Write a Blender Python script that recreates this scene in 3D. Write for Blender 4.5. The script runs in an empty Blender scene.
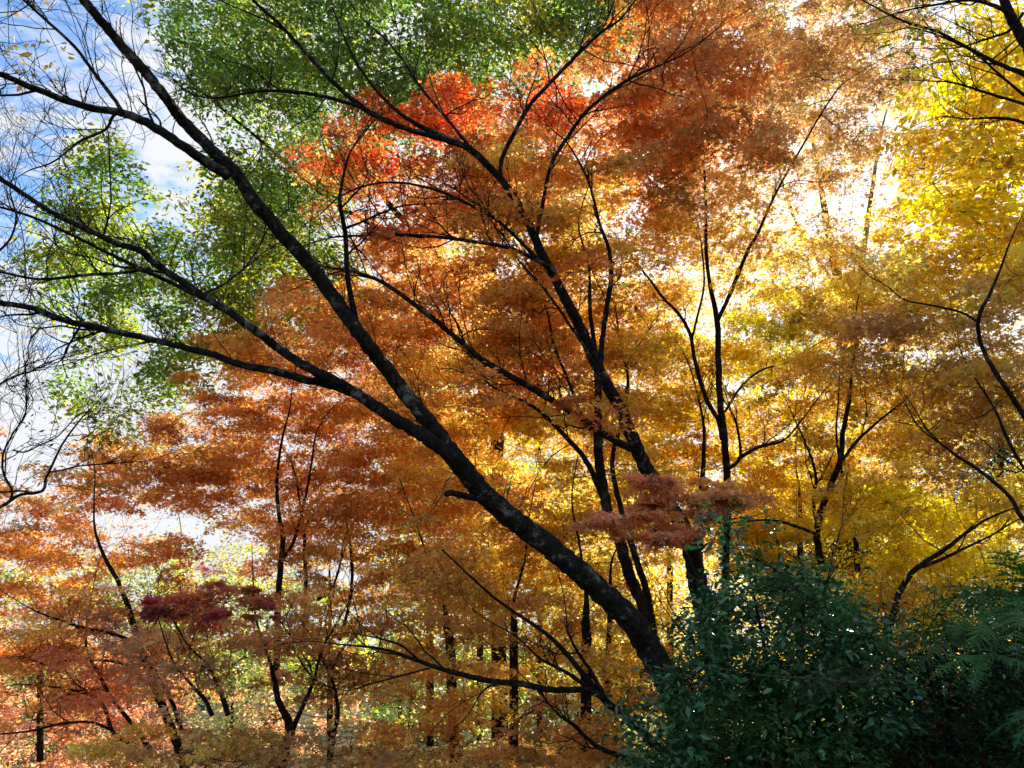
import bpy, math, random
import numpy as np
from mathutils import Vector, Matrix

random.seed(11)
rng = np.random.default_rng(11)
SC = bpy.context.scene
COL = SC.collection
R = math.radians

# ------------------------------------------------------------------ camera
LENS, PITCH = 28.0, 18.0
CAM = np.array([0.0, 0.0, 1.6])
F = LENS / 36.0 * 1024.0
cam_data = bpy.data.cameras.new('camera')
cam_data.lens = LENS
cam_data.sensor_width = 36.0
cam_data.clip_end = 6000.0
cam = bpy.data.objects.new('camera', cam_data)
COL.objects.link(cam)
cam.location = CAM
cam.rotation_euler = (R(90 + PITCH), 0, 0)
SC.camera = cam
FWD = np.array([0, math.cos(R(PITCH)), math.sin(R(PITCH))])
UPV = np.array([0, -math.sin(R(PITCH)), math.cos(R(PITCH))])
RGT = np.array([1.0, 0, 0])


def at(px, py, d):
    """The place in the world seen at a pixel, d metres ahead."""
    px, py, d = (np.asarray(v, float) for v in (px, py, d))
    return CAM + ((px - 512) / F * d)[..., None] * RGT + ((384 - py) / F * d)[..., None] * UPV + d[..., None] * FWD


# ------------------------------------------------------------------ sun and sky
SUN_PX = (742, 190)
sv = Vector(at(SUN_PX[0], SUN_PX[1], 1.0) - CAM).normalized()
SUN_EL = math.asin(sv.z)
SUN_AZ = math.atan2(sv.x, sv.y)
sun_data = bpy.data.lights.new('sun', 'SUN')
sun_data.energy = 5.0
sun_data.angle = R(0.5)
sun_data.color = (1.0, 0.93, 0.82)
sun = bpy.data.objects.new('sun', sun_data)
COL.objects.link(sun)
sun.rotation_euler = sv.to_track_quat('Z', 'Y').to_euler()

world = bpy.data.worlds.new('World')
SC.world = world
world.use_nodes = True
wt = world.node_tree
for n in list(wt.nodes):
    wt.nodes.remove(n)


def N(t, typ, **kw):
    n = t.nodes.new(typ)
    for k, v in kw.items():
        setattr(n, k, v)
    return n


def build_sky():
    L = wt.links.new
    out = N(wt, 'ShaderNodeOutputWorld')
    bg = N(wt, 'ShaderNodeBackground')
    bg.inputs['Strength'].default_value = 0.085
    sky = N(wt, 'ShaderNodeTexSky', sky_type='NISHITA')
    sky.sun_disc = False
    sky.sun_elevation = SUN_EL
    sky.sun_rotation = SUN_AZ
    sky.air_density = 1.0
    sky.dust_density = 0.6
    sky.ozone_density = 1.5
    tc = N(wt, 'ShaderNodeTexCoord')
    # a layer of high thin cloud: direction projected to a flat sheet overhead
    sep = N(wt, 'ShaderNodeSeparateXYZ'); L(tc.outputs['Generated'], sep.inputs[0])
    zz = N(wt, 'ShaderNodeMath', operation='MAXIMUM'); L(sep.outputs['Z'], zz.inputs[0]); zz.inputs[1].default_value = 0.03
    za = N(wt, 'ShaderNodeMath', operation='ADD'); L(zz.outputs[0], za.inputs[0]); za.inputs[1].default_value = 0.12
    dx = N(wt, 'ShaderNodeMath', operation='DIVIDE'); L(sep.outputs['X'], dx.inputs[0]); L(za.outputs[0], dx.inputs[1])
    dy = N(wt, 'ShaderNodeMath', operation='DIVIDE'); L(sep.outputs['Y'], dy.inputs[0]); L(za.outputs[0], dy.inputs[1])
    cmb = N(wt, 'ShaderNodeCombineXYZ'); L(dx.outputs[0], cmb.inputs[0]); L(dy.outputs[0], cmb.inputs[1])
    mp = N(wt, 'ShaderNodeMapping'); L(cmb.outputs[0], mp.inputs['Vector'])
    mp.inputs['Scale'].default_value = (1.0, 1.6, 1.0)
    mp.inputs['Rotation'].default_value = (0, 0, R(25))
    mp.inputs['Location'].default_value = (2.3, 0.7, 0)
    n1 = N(wt, 'ShaderNodeTexNoise'); L(mp.outputs[0], n1.inputs['Vector'])
    n1.inputs['Scale'].default_value = 1.1; n1.inputs['Detail'].default_value = 3.0
    n2 = N(wt, 'ShaderNodeTexNoise'); L(mp.outputs[0], n2.inputs['Vector'])
    n2.inputs['Scale'].default_value = 15.0; n2.inputs['Detail'].default_value = 4.0; n2.inputs['Distortion'].default_value = 0.6
    mx = N(wt, 'ShaderNodeMath', operation='MULTIPLY_ADD'); L(n2.outputs['Fac'], mx.inputs[0]); mx.inputs[1].default_value = 1.0
    L(n1.outputs['Fac'], mx.inputs[2])
    # more cloud towards the sun and the horizon
    dot = N(wt, 'ShaderNodeVectorMath', operation='DOT_PRODUCT'); L(tc.outputs['Generated'], dot.inputs[0])
    dot.inputs[1].default_value = sv
    near = N(wt, 'ShaderNodeMapRange'); L(dot.outputs['Value'], near.inputs['Value'])
    near.inputs['From Min'].default_value = 0.72; near.inputs['From Max'].default_value = 0.98
    near.inputs['To Min'].default_value = 0.0; near.inputs['To Max'].default_value = 0.45
    low = N(wt, 'ShaderNodeMapRange'); L(sep.outputs['Z'], low.inputs['Value'])
    low.inputs['From Min'].default_value = 0.22; low.inputs['From Max'].default_value = 0.38
    low.inputs['To Min'].default_value = 0.34; low.inputs['To Max'].default_value = 0.0
    a1 = N(wt, 'ShaderNodeMath', operation='ADD'); L(mx.outputs[0], a1.inputs[0]); L(near.outputs[0], a1.inputs[1])
    a2 = N(wt, 'ShaderNodeMath', operation='ADD'); L(a1.outputs[0], a2.inputs[0]); L(low.outputs[0], a2.inputs[1])
    mask = N(wt, 'ShaderNodeMapRange', interpolation_type='SMOOTHSTEP'); L(a2.outputs[0], mask.inputs['Value'])
    mask.inputs['From Min'].default_value = 0.84; mask.inputs['From Max'].default_value = 1.24
    # cloud brightness: white, brighter where it scatters the sun forward
    pw = N(wt, 'ShaderNodeMath', operation='POWER'); L(dot.outputs['Value'], pw.inputs[0]); pw.inputs[1].default_value = 14.0
    pb = N(wt, 'ShaderNodeMath', operation='MULTIPLY_ADD'); L(pw.outputs[0], pb.inputs[0]); pb.inputs[1].default_value = 2.0; pb.inputs[2].default_value = 3.9
    cc = N(wt, 'ShaderNodeVectorMath', operation='SCALE'); cc.inputs[0].default_value = (0.97, 0.99, 1.03)
    L(pb.outputs[0], cc.inputs['Scale'])
    blue = N(wt, 'ShaderNodeVectorMath', operation='MULTIPLY'); L(sky.outputs[0], blue.inputs[0]); blue.inputs[1].default_value = (0.68, 0.86, 1.02)
    mix = N(wt, 'ShaderNodeMix', data_type='RGBA')
    L(mask.outputs[0], mix.inputs['Factor']); L(blue.outputs[0], mix.inputs[6]); L(cc.outputs[0], mix.inputs[7])
    L(mix.outputs[2], bg.inputs['Color']); L(bg.outputs[0], out.inputs['Surface'])


build_sky()
SC.view_settings.view_transform = 'Standard'
SC.view_settings.look = 'None'
SC.view_settings.exposure = 1.52
SC.view_settings.gamma = 1.0
SC.view_settings.use_curve_mapping = False
SC.render.engine = 'CYCLES'
cy = SC.cycles
cy.max_bounces = 10
cy.diffuse_bounces = 6
cy.transmission_bounces = 8
cy.glossy_bounces = 2
cy.use_denoising = True
cy.use_adaptive_sampling = True
cy.adaptive_threshold = 0.02


# ------------------------------------------------------------------ materials
def new_mat(name):
    m = bpy.data.materials.new(name)
    m.use_nodes = True
    t = m.node_tree
    for n in list(t.nodes):
        t.nodes.remove(n)
    out = N(t, 'ShaderNodeOutputMaterial')
    return m, t, out


def leaf_mat(name, trans=0.5, gloss=0.05, rough=0.45, boost=1.0):
    m, t, out = new_mat(name)
    L = t.links.new
    a = N(t, 'ShaderNodeAttribute', attribute_name='leaf_tint')
    df = N(t, 'ShaderNodeBsdfDiffuse'); L(a.outputs['Color'], df.inputs['Color'])
    tr = N(t, 'ShaderNodeBsdfTranslucent')
    hs = N(t, 'ShaderNodeHueSaturation'); hs.inputs['Saturation'].default_value = 1.1; hs.inputs['Value'].default_value = boost
    L(a.outputs['Color'], hs.inputs['Color']); L(hs.outputs[0], tr.inputs['Color'])
    mx = N(t, 'ShaderNodeMixShader'); mx.inputs[0].default_value = trans
    L(df.outputs[0], mx.inputs[1]); L(tr.outputs[0], mx.inputs[2])
    gl = N(t, 'ShaderNodeBsdfGlossy'); gl.inputs['Roughness'].default_value = rough
    gl.inputs['Color'].default_value = (0.88, 0.95, 0.92, 1)
    m2 = N(t, 'ShaderNodeMixShader'); m2.inputs[0].default_value = gloss
    L(mx.outputs[0], m2.inputs[1]); L(gl.outputs[0], m2.inputs[2]); L(m2.outputs[0], out.inputs['Surface'])
    return m


def bark_mat(name, dark, pale, lichen, scale=1.0):
    """Furrowed bark with blotches of lichen."""
    m, t, out = new_mat(name)
    L = t.links.new
    tc = N(t, 'ShaderNodeTexCoord')
    n1 = N(t, 'ShaderNodeTexNoise'); n1.inputs['Scale'].default_value = 26 * scale; n1.inputs['Detail'].default_value = 6
    n1.inputs['Roughness'].default_value = 0.65
    L(tc.outputs['Object'], n1.inputs['Vector'])
    cr = N(t, 'ShaderNodeValToRGB'); L(n1.outputs['Fac'], cr.inputs[0])
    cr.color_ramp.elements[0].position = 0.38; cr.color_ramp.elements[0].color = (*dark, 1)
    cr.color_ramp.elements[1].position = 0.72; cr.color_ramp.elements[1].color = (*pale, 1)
    n2 = N(t, 'ShaderNodeTexNoise'); n2.inputs['Scale'].default_value = 6 * scale; n2.inputs['Detail'].default_value = 8
    n2.inputs['Roughness'].default_value = 0.75
    L(tc.outputs['Object'], n2.inputs['Vector'])
    mr = N(t, 'ShaderNodeMapRange'); L(n2.outputs['Fac'], mr.inputs['Value'])
    mr.inputs['From Min'].default_value = 0.55; mr.inputs['From Max'].default_value = 0.63
    mr.inputs['To Max'].default_value = 0.85
    mix = N(t, 'ShaderNodeMix', data_type='RGBA'); L(mr.outputs[0], mix.inputs['Factor'])
    L(cr.outputs[0], mix.inputs[6]); mix.inputs[7].default_value = (*lichen, 1)
    b = N(t, 'ShaderNodeBsdfPrincipled'); L(mix.outputs[2], b.inputs['Base Color'])
    b.inputs['Roughness'].default_value = 0.95; b.inputs['Specular IOR Level'].default_value = 0.1
    bp = N(t, 'ShaderNodeBump'); bp.inputs['Strength'].default_value = 0.9; bp.inputs['Distance'].default_value = 0.02
    L(n1.outputs['Fac'], bp.inputs['Height']); L(bp.outputs[0], b.inputs['Normal'])
    L(b.outputs[0], out.inputs['Surface'])
    return m


def ground_mat():
    m, t, out = new_mat('leaf_litter')
    L = t.links.new
    tc = N(t, 'ShaderNodeTexCoord')
    n1 = N(t, 'ShaderNodeTexNoise'); n1.inputs['Scale'].default_value = 0.5; n1.inputs['Detail'].default_value = 5
    n2 = N(t, 'ShaderNodeTexVoronoi'); n2.inputs['Scale'].default_value = 14
    L(tc.outputs['Object'], n1.inputs['Vector']); L(tc.outputs['Object'], n2.inputs['Vector'])
    c1 = N(t, 'ShaderNodeValToRGB'); L(n1.outputs['Fac'], c1.inputs[0])
    c1.color_ramp.elements[0].position = 0.35; c1.color_ramp.elements[0].color = (0.035, 0.045, 0.018, 1)
    c1.color_ramp.elements[1].position = 0.65; c1.color_ramp.elements[1].color = (0.09, 0.06, 0.03, 1)
    c2 = N(t, 'ShaderNodeHueSaturation'); L(c1.outputs[0], c2.inputs['Color'])
    v = N(t, 'ShaderNodeMapRange'); L(n2.outputs['Color'], v.inputs['Value']); v.inputs['To Min'].default_value = 0.5; v.inputs['To Max'].default_value = 1.6
    L(v.outputs[0], c2.inputs['Value'])
    b = N(t, 'ShaderNodeBsdfPrincipled'); L(c2.outputs[0], b.inputs['Base Color']); b.inputs['Roughness'].default_value = 1.0; b.inputs['Specular IOR Level'].default_value = 0.03
    bp = N(t, 'ShaderNodeBump'); bp.inputs['Strength'].default_value = 0.6; L(n2.outputs['Distance'], bp.inputs['Height']); L(bp.outputs[0], b.inputs['Normal'])
    L(b.outputs[0], out.inputs['Surface'])
    return m


M_MAPLE = leaf_mat('maple_leaf', 0.6, 0.03, 0.5, 1.12)
M_BROAD = leaf_mat('broad_leaf', 0.55, 0.05, 0.4, 1.3)
M_EVER = leaf_mat('evergreen_leaf', 0.25, 0.05, 0.22)
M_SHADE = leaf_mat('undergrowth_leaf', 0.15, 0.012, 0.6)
M_FERN = leaf_mat('fern_leaf', 0.35, 0.03, 0.5)
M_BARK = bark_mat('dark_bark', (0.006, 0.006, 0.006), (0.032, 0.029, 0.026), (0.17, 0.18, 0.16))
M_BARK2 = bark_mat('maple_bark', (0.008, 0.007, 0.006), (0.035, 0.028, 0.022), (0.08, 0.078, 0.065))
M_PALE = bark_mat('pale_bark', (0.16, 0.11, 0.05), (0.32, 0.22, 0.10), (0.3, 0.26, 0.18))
M_TWIG = bark_mat('twig_bark', (0.010, 0.008, 0.007), (0.04, 0.03, 0.024), (0.05, 0.045, 0.04), 2.0)
M_GREYTWIG = bark_mat('dead_twig', (0.05, 0.045, 0.04), (0.16, 0.14, 0.12), (0.2, 0.19, 0.17), 2.0)


# ------------------------------------------------------------------ mesh helpers
def mesh_obj(name, verts, faces_loops, face_sizes, mat, parent=None, origin=None, tint=None, smooth=False):
    verts = np.asarray(verts, float)
    if origin is not None:
        verts = verts - np.asarray(origin, float)
    me = bpy.data.meshes.new(name)
    me.vertices.add(len(verts))
    me.vertices.foreach_set('co', verts.astype(np.float32).ravel())
    loops = np.asarray(faces_loops, np.int32).ravel()
    sizes = np.asarray(face_sizes, np.int32)
    me.loops.add(len(loops))
    me.loops.foreach_set('vertex_index', loops)
    me.polygons.add(len(sizes))
    starts = np.concatenate([[0], np.cumsum(sizes)[:-1]]).astype(np.int32)
    me.polygons.foreach_set('loop_start', starts)
    me.polygons.foreach_set('loop_total', sizes)
    if smooth:
        me.polygons.foreach_set('use_smooth', np.ones(len(sizes), bool))
    if tint is not None:
        a = me.attributes.new('leaf_tint', 'FLOAT_COLOR', 'POINT')
        c = np.ones((len(verts), 4), np.float32)
        c[:, :3] = tint
        a.data.foreach_set('color', c.ravel())
    me.update(calc_edges=True)
    me.materials.append(mat)
    o = bpy.data.objects.new(name, me)
    COL.objects.link(o)
    if parent is not None:
        o.parent = parent
    return o


def unit(v):
    return v / np.maximum(np.linalg.norm(v, axis=-1, keepdims=True), 1e-9)


def tubes(P, RAD, sides=3, lump=0.0):
    """N tubes through M points each: P (N,M,3), RAD (N,M). Returns verts, loops, sizes."""
    P = np.asarray(P, float); RAD = np.asarray(RAD, float)
    n, m, _ = P.shape
    T = np.gradient(P, axis=1)
    T = unit(T)
    ref = unit(np.array([0.31, 0.83, 0.22]))
    U = unit(np.cross(T, ref)); V = np.cross(T, U)
    ang = np.arange(sides) / sides * 2 * math.pi
    ca, sa = np.cos(ang), np.sin(ang)
    rr = RAD[:, :, None] * np.ones(sides)
    if lump:
        rr = rr * (1 + lump * rng.normal(size=rr.shape))
    ring = P[:, :, None, :] + rr[..., None] * (ca[:, None] * U[:, :, None, :] + sa[:, None] * V[:, :, None, :])
    verts = ring.reshape(-1, 3)
    i = np.arange(n)[:, None, None] * m * sides
    j = np.arange(m - 1)[None, :, None] * sides
    k = np.arange(sides)[None, None, :]
    k2 = (k + 1) % sides
    q = np.stack([i + j + k, i + j + k2, i + j + sides + k2, i + j + sides + k], -1).reshape(-1, 4)
    loops = [q.ravel()]; sizes = [np.full(len(q), 4)]
    if sides > 3:
        caps = (np.arange(n)[:, None] * m * sides + (m - 1) * sides + np.arange(sides)[None]).reshape(n, sides)
        loops.append(caps.ravel()); sizes.append(np.full(n, sides))
        caps = (np.arange(n)[:, None] * m * sides + np.arange(sides)[None, ::-1]).reshape(n, sides)
        loops.append(caps.ravel()); sizes.append(np.full(n, sides))
    return verts, np.concatenate(loops), np.concatenate(sizes)


def smooth_path(pts, per=6):
    """Catmull-Rom through points of any dimension."""
    P = np.asarray(pts, float)
    if len(P) == 2:
        t = np.linspace(0, 1, per * 2)[:, None]
        return P[0] * (1 - t) + P[1] * t
    E = np.vstack([2 * P[0] - P[1], P, 2 * P[-1] - P[-2]])
    out = []
    for i in range(1, len(E) - 2):
        a, b, c, d = E[i - 1], E[i], E[i + 1], E[i + 2]
        for s in np.linspace(0, 1, per, endpoint=False):
            out.append(0.5 * (2 * b + (c - a) * s + (2 * a - 5 * b + 4 * c - d) * s * s + (3 * b - a - 3 * c + d) * s ** 3))
    out.append(E[-2])
    return np.array(out)


# leaf outlines: (along, across, lift) and quads
def kite(angle, length, width):
    c, s = math.cos(angle), math.sin(angle)
    f = lambda u, v, w: (u * c - v * s, u * s + v * c, w)
    return [f(0.45 * length, -width / 2, 0.04), f(length, 0, -0.10 * length), f(0.45 * length, width / 2, 0.04)]


def star_leaf():
    v = [(0, 0, 0)]
    q = []
    for a, l, w in ((0, 1.0, 0.42), (R(58), 0.82, 0.38), (R(-58), 0.82, 0.38)):
        i = len(v)
        v += kite(a, l, w)
        q.append((0, i, i + 1, i + 2))
    return np.array(v), np.array(q)


def oval_leaf(w=0.45):
    v = np.array([(0, 0, 0), (0.35, -w / 2, 0.05), (0.75, -w * 0.36, 0.0), (1, 0, -0.12), (0.75, w * 0.36, 0.0), (0.35, w / 2, 0.05), (0.5, 0, -0.02)])
    q = np.array([(0, 1, 6, 5), (1, 2, 3, 6), (6, 3, 4, 5)])
    return v, q


def plain_leaf(w=0.5):
    return np.array([(0, 0, 0), (0.45, -w / 2, 0.05), (1, 0, -0.08), (0.45, w / 2, 0.05)]), np.array([(0, 1, 2, 3)])


LEAF = {'star': star_leaf(), 'oval': oval_leaf(), 'plain': plain_leaf(), 'narrow': plain_leaf(0.34), 'round': plain_leaf(0.8), 'blade': oval_leaf(0.3)}


def pinna_leaf(n=7, w=0.115):
    v, q = [], []
    for i in range(n + 1):
        f = i / n
        v.append((f, 0, -0.2 * f * f))
        h = w * (1 - f) ** 0.7 + 0.004
        v.append((min(1.0, f + 0.07), h, -0.2 * f * f - 0.02)); v.append((min(1.0, f + 0.07), -h, -0.2 * f * f - 0.02))
    for i in range(n):
        a, b = 3 * i, 3 * i + 3
        c = len(v)
        f = (i + 0.72) / n; h = (w * (1 - f) ** 0.7) * 0.42
        v.append((f + 0.02, h, -0.2 * f * f)); v.append((f + 0.02, -h, -0.2 * f * f))
        q.append((a, b, c, a + 1)); q.append((a, a + 2, c + 1, b))
    return np.array(v), np.array(q)


LEAF['pinna'] = pinna_leaf()


def leaves_mesh(pos, size, normal, heading, shape):
    tv, tq = LEAF[shape]
    n = len(pos)
    Nn = unit(normal)
    U = unit(heading - (heading * Nn).sum(1, keepdims=True) * Nn)
    V = np.cross(Nn, U)
    s = size[:, None, None]
    verts = pos[:, None, :] + s * (tv[None, :, 0:1] * U[:, None, :] + tv[None, :, 1:2] * V[:, None, :] + tv[None, :, 2:3] * Nn[:, None, :])
    q = (np.arange(n)[:, None, None] * len(tv) + tq[None]).reshape(-1, 4)
    return verts.reshape(-1, 3), q.ravel(), np.full(len(q), 4), len(tv)


# ------------------------------------------------------------------ colours of the leaves (what each spray has turned to)
PAL = {
    'R': (0.64, 0.135, 0.065), 'r': (0.74, 0.32, 0.12), 'o': (0.78, 0.43, 0.14), 'O': (0.88, 0.60, 0.14), 'b': (0.60, 0.39, 0.18),
    'Y': (0.88, 0.64, 0.07), 'y': (0.52, 0.52, 0.07), 'G': (0.14, 0.23, 0.045), 'g': (0.055, 0.12, 0.035), 'p': (0.80, 0.33, 0.23),
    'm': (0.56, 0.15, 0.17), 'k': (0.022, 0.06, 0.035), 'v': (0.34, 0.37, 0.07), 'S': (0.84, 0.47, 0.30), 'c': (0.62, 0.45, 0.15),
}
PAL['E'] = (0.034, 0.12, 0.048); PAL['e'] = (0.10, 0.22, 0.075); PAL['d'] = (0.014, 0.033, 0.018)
GRID = [  # one letter for 32 px: what the maples have turned to, from crown to crown
    'oooooooooooooooooGrrrbrbbbbbbYYY',
    'oooooooooooooooooGrrrbrbbbbbbYYY',
    'ooooooooooooRRRRRrrrrbrbbbbbbYYY',
    'ooooooooooooRRRRRrrrrrrbbbbbbYYY',
    'oooooooooooRRRRrrrorrrbbbbbbbYYY',
    'oooooooooooRrroooooorbbbbbbbbYYY',
    'ooooooooooRrrooooOOOobbbbbbbOYYY',
    'ooooooooorrrrooooOOOOoOObbOOOYYY',
    'oooooooorrrrrroooOOooOOOOOOOOOOY',
    'oooooooooorooorroooOOOOOyyOObbOO',
    'ooooooooorrrrroooooOOOOyyybObbbb',
    'ooooooorrrrooooroooOOOYYyYbbbbbY',
    'oooooorrrrrrroOooOOOOYYYYObbbOYY',
    'ooooorrrrroooOOOOOOOYYYYYooObYYY',
    'rrrroorrrrrroOoOOOYOorOOOoObbbYY',
    'rrrrrrrroooorrooOOOOoSSOYOObbYYY',
    'oorrrroooooooorOOOYOooOYYYYYYYYY',
    'oooorrrooooooooooOOoOOYYYYYYYYYY',
    'robormmmmbbooobOOOooOOYYYYYYYYYY',
    'obrobrobbooooooooOOOOooYYYYYYYYY',
    'robSrbbbbbooobOOOYOOooOYYYYYYYYY',
    'rSprSbbbbbbboOOoOYOooOOYYYYYYYYY',
    'ppSpbbobbbSbbobrroOOOOOYYYYYYYYY',
    'pppbbbbbbbOObbboooOOYYYYYYYYYYYY',
]


GRID = [g.replace('rr', 'ro').replace('rrr', 'ror') if 7 < i < 16 else g for i, g in enumerate(GRID)]


def tints(px, py, letters=None):
    px = np.atleast_1d(px) + rng.normal(0, 16, np.size(px)); py = np.atleast_1d(py) + rng.normal(0, 14, np.size(py))
    if letters:
        ls = rng.choice(list(letters), len(px))
    else:
        ls = [GRID[int(min(max(y // 32, 0), 23))][int(min(max(x // 32, 0), 31))] for x, y in zip(px, py)]
    c = np.array([PAL[k] for k in ls])
    v = np.exp(rng.normal(0, 0.13, (len(c), 1)))
    return np.clip(c * v * np.exp(rng.normal(0, 0.07, c.shape)), 0.004, 0.92)


def inside(poly, x, y):
    res = np.zeros(len(x), bool)
    n = len(poly)
    for i in range(n):
        x0, y0 = poly[i]; x1, y1 = poly[(i + 1) % n]
        if y0 == y1:
            continue
        c = ((y0 > y) != (y1 > y)) & (x < (x1 - x0) * (y - y0) / (y1 - y0) + x0)
        res ^= c
    return res


def area(poly):
    p = np.array(poly, float); q = np.roll(p, -1, 0)
    return abs((p[:, 0] * q[:, 1] - q[:, 0] * p[:, 1]).sum()) / 2


# thin places in the canopy where the sky comes through: (px, py, radius, what is left of it)
THIN = [(765, 205, 100, 0.6), (690, 290, 45, 0.55), (870, 150, 90, 0.7), (920, 110, 60, 0.5), (180, 530, 62, 0.4), (60, 560, 40, 0.8), (110, 545, 55, 0.7),
        (445, 318, 45, 0.35), (735, 390, 45, 0.5), (250, 540, 25, 0.4), (380, 690, 35, 0.45), (900, 225, 60, 0.7), (830, 60, 60, 0.7),
        (55, 440, 60, 0.3), (600, 250, 40, 0.5), (840, 240, 70, 0.55), (665, 225, 50, 0.55), (560, 600, 40, 0.6), (500, 660, 50, 0.6)]


def keep_prob(px, py):
    k = np.ones(len(px))
    for x, y, r, f in THIN:
        d2 = ((px - x) ** 2 + (py - y) ** 2) / (r * r)
        k *= 1 - (1 - f) * np.exp(-d2 * 0.9)
    return k


# ------------------------------------------------------------------ things
def thing(name, label, cat, loc, group=None):
    o = bpy.data.objects.new(name, None)
    o.empty_display_size = 0.3
    COL.objects.link(o)
    o.location = tuple(float(v) for v in loc)
    o['label'] = label; o['category'] = cat
    if group:
        o['group'] = group
    return o


COVER, COVER_FAR = 1.75, 1.9      # how full the crowns are


class Tree:
    """One tree: an Empty at its foot > trunk (> limb), twig, crown."""

    def __init__(s, name, label, base, group=None, cat='tree', bark=None, twig=None):
        s.base = np.asarray(base, float)
        s.root = thing(name, label, cat, s.base, group)
        s.bark = bark or M_BARK2
        s.twig_m = twig or M_TWIG
        s.nodes = []; s.nrad = []
        s.trunk_o = None
        s.tw = []; s.twr = []

    def wood(s, path, d0, d1, limb=True, per=6, sides=10, wob=0.35, name=None, tip=True, shoots=6):
        """path: (px, py, width px) from the foot or the fork outwards, d0 to d1 metres away."""
        p = np.array(path, float)
        if p.shape[1] == 2:
            p = np.hstack([p, np.full((len(p), 1), 2.0)])
        if tip and p[-1, 2] > 1.0:      # every limb runs out into a thin wandering tip
            q = p[-1].copy(); dr = unit(p[-1, :2] - p[-2, :2]); ext = []
            ln = 9.0 + 7.0 * q[2]
            for f in (0.62, 0.4, 0.25):
                dr = unit(dr + rng.normal(0, 0.22, 2))
                q = np.array([*(q[:2] + dr * ln), max(0.5, p[-1, 2] * f)]); ext.append(q)
            p = np.vstack([p, ext])
        seg = np.concatenate([[0], np.cumsum(np.hypot(*np.diff(p[:, :2], axis=0).T))]); seg /= seg[-1]
        d = d0 + (d1 - d0) * seg + (rng.normal(0, 0.05, len(p)) if len(p) > 3 else 0)
        W = at(p[:, 0], p[:, 1], d)
        rad = p[:, 2] * 0.79 / 2 / F * d
        C = smooth_path(np.hstack([W, rad[:, None]]), per)
        P, rr = C[:, :3], np.maximum(C[:, 3], 0.0015)
        P = P + rng.normal(0, 1, P.shape) * (rr * wob * 0.2)[:, None]
        v, l, z = tubes(P[None], rr[None], sides, 0.03)
        if limb and s.trunk_o is not None:
            o = mesh_obj(name or 'limb', v, l, z, s.bark, s.trunk_o, s.base, smooth=True)
        else:
            o = mesh_obj(name or 'trunk', v, l, z, s.bark, s.root, s.base, smooth=True)
            s.trunk_o = s.trunk_o or o
        s.nodes.append(P[::2]); s.nrad.append(rr[::2])
        if shoots and limb:
            s.side_twigs(P, rr, shoots, 0.2, (0.3, 1.1), 0.3, 2 if d0 > 9 else 1, 0.0095)
        return P, rr

    def add_tw(s, P, r):
        s.tw.append(P); s.twr.append(r)

    def side_twigs(s, P, rr, n, t0=0.15, length=(0.3, 0.9), up=0.25, levels=2, r0=0.006, leaf=None):
        """Bare side shoots along a limb, forking again."""
        m = len(P)
        for _ in range(n):
            i = int(min(m - 2, max(1, m * (t0 + (1 - t0) * random.random()))))
            T = unit(P[min(i + 1, m - 1)] - P[i - 1])
            s.shoot(P[i], T, random.uniform(*length), min(r0, rr[i] * 0.6), levels, up)

    def shoot(s, p, T, ln, r, level, up=0.25):
        side = unit(rng.normal(size=3))
        d = unit(T * random.uniform(0.4, 1.1) + side * 0.8 + np.array([0, 0, up]))
        k = 7
        q = [np.array(p)]
        for j in range(k - 1):
            d = unit(d + rng.normal(0, 0.2, 3) + np.array([0, 0, up * 0.18]))
            q.append(q[-1] + d * ln / (k - 1))
        q = np.array(q)
        s.add_tw(q, np.linspace(r, max(r * 0.35, 0.0012), k))
        if level > 0:
            for _ in range(random.randint(2, 4)):
                j = random.randint(1, k - 2)
                s.shoot(q[j], unit(q[j + 1] - q[j]), ln * random.uniform(0.35, 0.65), r * 0.6, level - 1, up)

    def crown(s, poly, d0, d1, cov=2.0, R0=0.45, npads=6, per_pad=180, L=0.046, flat=0.15, tilt=0.52, shape='star', mat=None,
              letters=None, droop=0.25, spread=1.1, thin=True, name='crown', label=None, link=True, zs=0.75, dscale=True):
        dm = (d0 + d1) / 2
        cpx = math.pi * (R0 * F / dm) ** 2 * 0.85
        want = max(3, int(area(poly) * cov * (COVER if thin else COVER_FAR) / cpx))
        pp = np.array(poly, float)
        lo, hi = pp.min(0), pp.max(0)
        qx, qy = [], []
        while len(qx) < want * 3:
            x = rng.uniform(lo[0], hi[0], 2000); y = rng.uniform(lo[1], hi[1], 2000)
            ok = inside(poly, x, y)
            if thin:
                ok &= rng.random(2000) < keep_prob(x, y)
            qx += list(x[ok]); qy += list(y[ok])
        Q = np.stack([qx, qy], 1)[:want * 3]
        # of every three places keep the one farthest from those already taken: few holes, few heaps
        near = np.full(len(Q), 1e9); take = []
        for i in range(want):
            cand = np.arange(i * 3, i * 3 + 3)
            j = cand[int(np.argmax(near[cand]))]
            take.append(j)
            near = np.minimum(near, ((Q - Q[j]) ** 2).sum(1))
        px, py = Q[take, 0], Q[take, 1]
        dd = rng.uniform(d0, d1, len(px))
        C = at(px, py, dd)
        cr = R0 * rng.uniform(0.6, 1.25, len(px))
        # pads: level sprays of leaves about each clump
        n = len(px)
        k = npads
        off = rng.normal(0, 0.55, (n, k, 3)) * cr[:, None, None] * spread
        off[..., 2] *= zs
        PC = (C[:, None] + off).reshape(-1, 3)
        pr = (cr[:, None] * rng.uniform(0.4, 0.75, (n, k))).ravel()
        pc = tints(np.repeat(px, k) + rng.normal(0, 20, n * k), np.repeat(py, k) + rng.normal(0, 14, n * k), letters)
        cc = np.repeat(tints(px, py, letters), k, 0)
        pc = (0.5 * pc + 0.5 * cc) * np.exp(rng.normal(0, 0.20, (n * k, 1)))
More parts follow.
